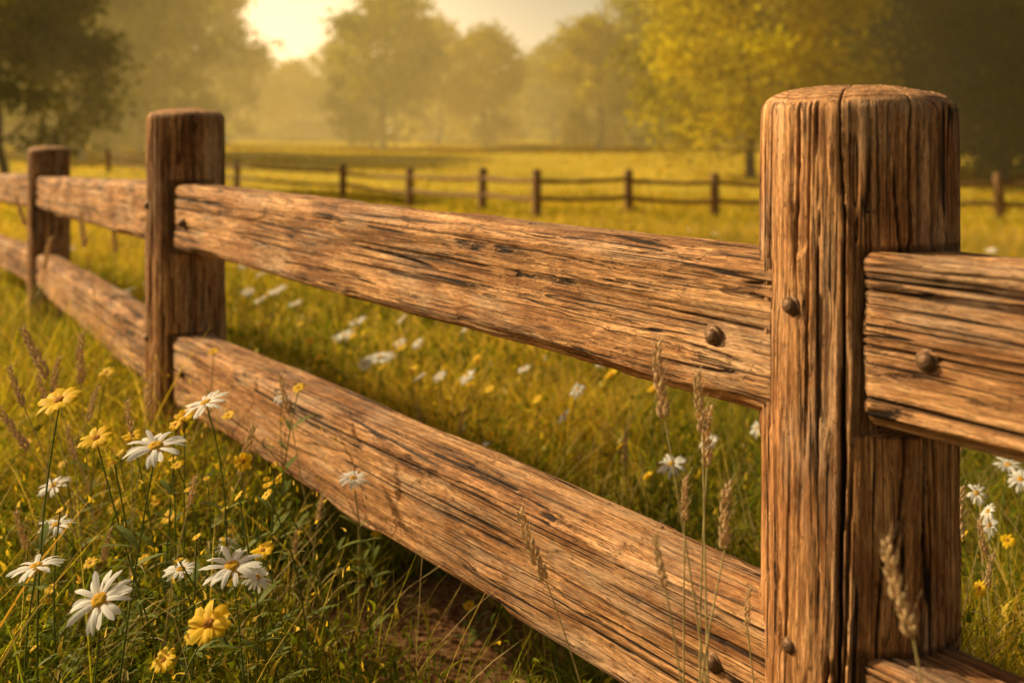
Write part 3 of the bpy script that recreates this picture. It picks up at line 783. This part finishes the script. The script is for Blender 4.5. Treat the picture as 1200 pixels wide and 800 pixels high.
# ---------------------------------------------------------------- trees
def tree_meshes(seed, H, CR, cb, nleaf, lsize, palette, nfill=46):
    r_ = np.random.default_rng(seed); Vs, Fs = [], []; o = 0
    def add(path, rad, n=8):
        nonlocal o
        V, F = tube(path, rad, n); Vs.append(V); Fs.append(F+o); o += len(V)
    tp = [np.array([0, 0, -.4])]; cur = np.zeros(3)
    for k in range(9):
        cur = cur+np.array([r_.normal()*.10, r_.normal()*.10, H*.82/9]); tp.append(cur.copy())
    r0 = H*.018
    add(tp, [r0*1.25]+list(np.linspace(r0, r0*.18, 9)), 10)
    blobs = []
    for i in range(16):
        t = r_.uniform(.2, .95); p = tp[1+int(t*8)]; a = i*2.4+r_.normal()*.3
        ln = CR*(.6+.4*r_.random())*(1.05-.55*abs(t-.35))
        up = .35+.5*t
        pth = [p+np.array([math.cos(a), math.sin(a), 0])*ln*s+np.array([0, 0, up*ln*s**1.3])+r_.normal(size=3)*.08*s for s in np.linspace(0, 1, 6)]
        add(pth, list(np.linspace(r0*.42*(1.1-t*.6), .02, 6)), 6)
        blobs += [pth[-1], pth[3]+r_.normal(size=3)*.4]
    blobs.append(tp[-1]+np.array([0, 0, H*.05]))
    for i in range(nfill):
        t = r_.random()**.9; zz = cb+(H-cb)*t
        prof = (math.sin(math.pi*(.18+.80*t))**.7)*CR*(.85+.3*vn(math.cos(i*2.4)*2, math.sin(i*2.4)*2, t*2, seed))
        rr = float(prof)*math.sqrt(r_.uniform(.15, 1.0)); a = i*2.4+r_.normal()*.4
        blobs.append(np.array([math.cos(a)*rr, math.sin(a)*rr, zz]))
    blobs = np.array(blobs)
    nb = len(blobs); bi = r_.integers(nb, size=nleaf)
    br = CR*(.15+.19*r_.random(nb)); bt = r_.random(nb)
    v = r_.normal(size=(nleaf, 3)); v /= np.linalg.norm(v, axis=1)[:, None]
    rad = br[bi]*(.2+1.25*r_.random(nleaf))
    c = blobs[bi]+v*rad[:, None]*np.array([1, 1, .8])
    n1 = r_.normal(size=(nleaf, 3)); n1 /= np.linalg.norm(n1, axis=1)[:, None]
    n2 = np.cross(n1, r_.normal(size=(nleaf, 3))); n2 /= np.linalg.norm(n2, axis=1)[:, None]
    sz = (lsize*(.5+r_.random(nleaf)))[:, None]
    V = np.stack([c-n1*sz, c+n2*sz*.55, c+n1*sz, c-n2*sz*.55], 1).reshape(-1, 3)
    F = np.arange(nleaf*4).reshape(-1, 4)
    mixv = np.clip(bt[bi]*.7+r_.random(nleaf)*.4, 0, 1)[:, None]
    cc = (palette[0]*(1-mixv)+palette[1]*mixv)*(.7+.6*r_.random((nleaf, 1)))
    C = np.repeat(cc, 4, axis=0)
    trunk = mesh_np('trunk', np.vstack(Vs), [np.vstack(Fs)], [M_bark])
    crown = mesh_np('crown', V, [F], [M_leaf], smooth=False, attrs={'Col': C})
    return trunk, crown
g1 = np.array([.085, .100, .012]); g2 = np.array([.36, .33, .027]); y1 = np.array([.17, .160, .014]); y2 = np.array([.68, .57, .032])
dk1 = np.array([.024, .036, .007]); dk2 = np.array([.12, .128, .015])
TV = {'far1': tree_meshes(1, 13, 5.0, .9, 15000, .22, (g1, g2)), 'far2': tree_meshes(2, 14, 5.6, .7, 15000, .23, (g1*.9, g2*.9)), 'far3': tree_meshes(3, 12, 4.6, 1.0, 13000, .21, (y1, y2*.7)),
      'lit_tint': tree_meshes(4, 12.5, 6.0, 1.9, 34000, .15, (y1, y2), 66), 'dark': tree_meshes(5, 12.5, 6.4, .9, 28000, .19, (dk1, dk2), 70), 'left': tree_meshes(6, 10, 4.2, 2.2, 24000, .14, (dk1, g2*.7), 46)}
def tree(kind, px, d, s=1.0, label='leafy tree with golden haze painted into its leaves', rot=None):
    x = (px-600)/FP*d; r = obj('tree', None, loc=(x, d, tz(x, d)-.1), rot=(0, 0, rng.random()*6.28 if rot is None else rot), label=label, category='tree', group='trees at the edge of the meadow')
    r.scale = (s, s, s)
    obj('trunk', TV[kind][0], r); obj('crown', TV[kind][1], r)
hz = 'golden-green leafy tree with painted haze at the meadow edge'
for a in [('far1', 165, 70, 1.05), ('far2', 232, 88, 1.04), ('far2', 95, 62, 1.0), ('far1', 448, 82, 1.0), ('far3', 512, 94, .95), ('far3', 570, 86, .84), ('far3', 700, 78, .84), ('far1', 648, 104, .78), ('far1', 400, 106, .80), ('far3', 300, 108, .80), ('far2', 770, 84, .95), ('far1', 25, 74, 1.1), ('far2', -60, 70, 1.1), ('far1', 840, 78, 1.0), ('far3', 345, 112, .72), ('far1', 950, 74, 1.0)]:
    tree(*a, label=hz)
tree('lit_tint', 880, 46, 1.0, 'large leafy tree with sunlight painted into yellow-green foliage')  # brighter leaf palette paints sunlight into this crown
tree('dark', 1040, 54, 1.05, 'large dark green tree shading the meadow edge')
tree('dark', 1175, 48, 1.0, 'large dark green tree shading the meadow edge')
tree('dark', 1320, 44, 1.0, 'large dark green tree shading the meadow edge')
tree('left', 5, 38, 1.0, 'dark leafy tree with a slender bare trunk', 1.0)
tree('left', -190, 40, 1.1, 'dark leafy tree with a slender bare trunk')

def leafmass(name, x, y, z, sz, C0, C1, label, cat):
    n = len(x)
    c = np.stack([x, y, z], -1); n1 = rng.normal(size=(n, 3)); n1 /= np.linalg.norm(n1, axis=1)[:, None]; n2 = np.cross(n1, rng.normal(size=(n, 3))); n2 /= np.linalg.norm(n2, axis=1)[:, None]
    V = np.stack([c-n1*sz, c+n2*sz*.6, c+n1*sz, c-n2*sz*.6], 1).reshape(-1, 3)
    C = np.repeat((C0+(C1-C0)*rng.random((n, 1))), 4, axis=0)
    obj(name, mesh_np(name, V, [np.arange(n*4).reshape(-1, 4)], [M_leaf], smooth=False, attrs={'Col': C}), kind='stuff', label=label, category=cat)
n = 50000
x = rng.uniform(-110, 110, n); y = 118+rng.random(n)*12+6*vn(x*.06, 0, 0, 3)
Hc = 6.0+5.0*vn(x*.10, 1, 0, 61)+2.5*vn(x*.4, 3, 0, 62)+2.5*sstep(10, 60, x)
Hc = Hc*(1-.35*np.exp(-((x+29)/9)**2))
leafmass('distant_woodland', x, y, terrain(x, y)+Hc*(rng.random(n)**.7), (.5+.4*rng.random(n))[:, None], g1, g2, 'far-off woodland with painted golden haze', 'woods')
n = 20000
x = rng.uniform(-75, 75, n); y = 103+rng.random(n)*8+8*vn(x*.08, 5, 0, 3)-sstep(14, 30, x)*34
leafmass('undergrowth', x, y, terrain(x, y)+(.7+1.6*vn(x*.3, 1, 0, 65))*rng.random(n), (.25+.2*rng.random(n))[:, None], g1, g2*1.2, 'low bushes along the meadow edge', 'bushes')

# ---------------------------------------------------------------- light
sd = Vector((-.94, .34, 0)).normalized(); EL = math.radians(31)
S = Vector((sd.x*math.cos(EL), sd.y*math.cos(EL), math.sin(EL)))
sl = bpy.data.lights.new('sun', 'SUN'); sl.energy = 5.0; sl.angle = math.radians(.6); sl.color = (1, .79, .46)
so = bpy.data.objects.new('sun', sl); COL.objects.link(so); so.rotation_euler = S.to_track_quat('Z', 'Y').to_euler()
w = bpy.data.worlds.new('World'); scene.world = w; w.use_nodes = True
nt = w.node_tree; nt.nodes.clear()
sky = N(nt, 'ShaderNodeTexSky', sky_type='NISHITA'); sky.sun_disc = False; sky.sun_elevation = EL
sky.sun_rotation = math.atan2(sd.x, sd.y); sky.dust_density = 4
tint = mixc(nt, 1.0, sky.outputs[0], (1.0, .75, .43), 'MULTIPLY')
b1 = N(nt, 'ShaderNodeBackground'); L(nt, tint, b1.inputs[0]); b1.inputs[1].default_value = .11
tc = N(nt, 'ShaderNodeTexCoord')
sx = N(nt, 'ShaderNodeSeparateXYZ'); L(nt, tc.outputs['Generated'], sx.inputs[0])
hor = maprange(nt, sx.outputs[2], 0, .5, 1, 0); hor = math_(nt, 'POWER', hor, 3)
g = Vector((-.225, .96, .11)).normalized()
dot = N(nt, 'ShaderNodeVectorMath', operation='DOT_PRODUCT'); L(nt, tc.outputs['Generated'], dot.inputs[0]); dot.inputs[1].default_value = g
glow = math_(nt, 'POWER', math_(nt, 'MAXIMUM', dot.outputs['Value'], 0), 70.0)
wide = math_(nt, 'POWER', math_(nt, 'MAXIMUM', dot.outputs['Value'], 0), 6.0)
st = math_(nt, 'MULTIPLY', hor, math_(nt, 'MULTIPLY_ADD', wide, 1.1, .28))
st = math_(nt, 'MULTIPLY_ADD', glow, .7, st)
b2 = N(nt, 'ShaderNodeBackground'); b2.inputs[0].default_value = (1, .71, .37, 1); L(nt, st, b2.inputs[1])
ad = N(nt, 'ShaderNodeAddShader'); L(nt, b1.outputs[0], ad.inputs[0]); L(nt, b2.outputs[0], ad.inputs[1])
o = N(nt, 'ShaderNodeOutputWorld'); L(nt, ad.outputs[0], o.inputs[0])

# ---------------------------------------------------------------- camera
cam = bpy.data.cameras.new('camera'); co = bpy.data.objects.new('camera', cam); COL.objects.link(co); scene.camera = co
co.location = (0, 0, CZ); co.rotation_euler = (math.radians(90), 0, 0)
cam.lens = 35; cam.sensor_width = 36; cam.shift_y = -.196; cam.clip_end = 2000; cam.clip_start = .05
cam.dof.use_dof = True; cam.dof.focus_distance = 1.45; cam.dof.aperture_fstop = 3.1
scene.view_settings.view_transform = 'Standard'; scene.view_settings.look = 'None'; scene.view_settings.exposure = 0
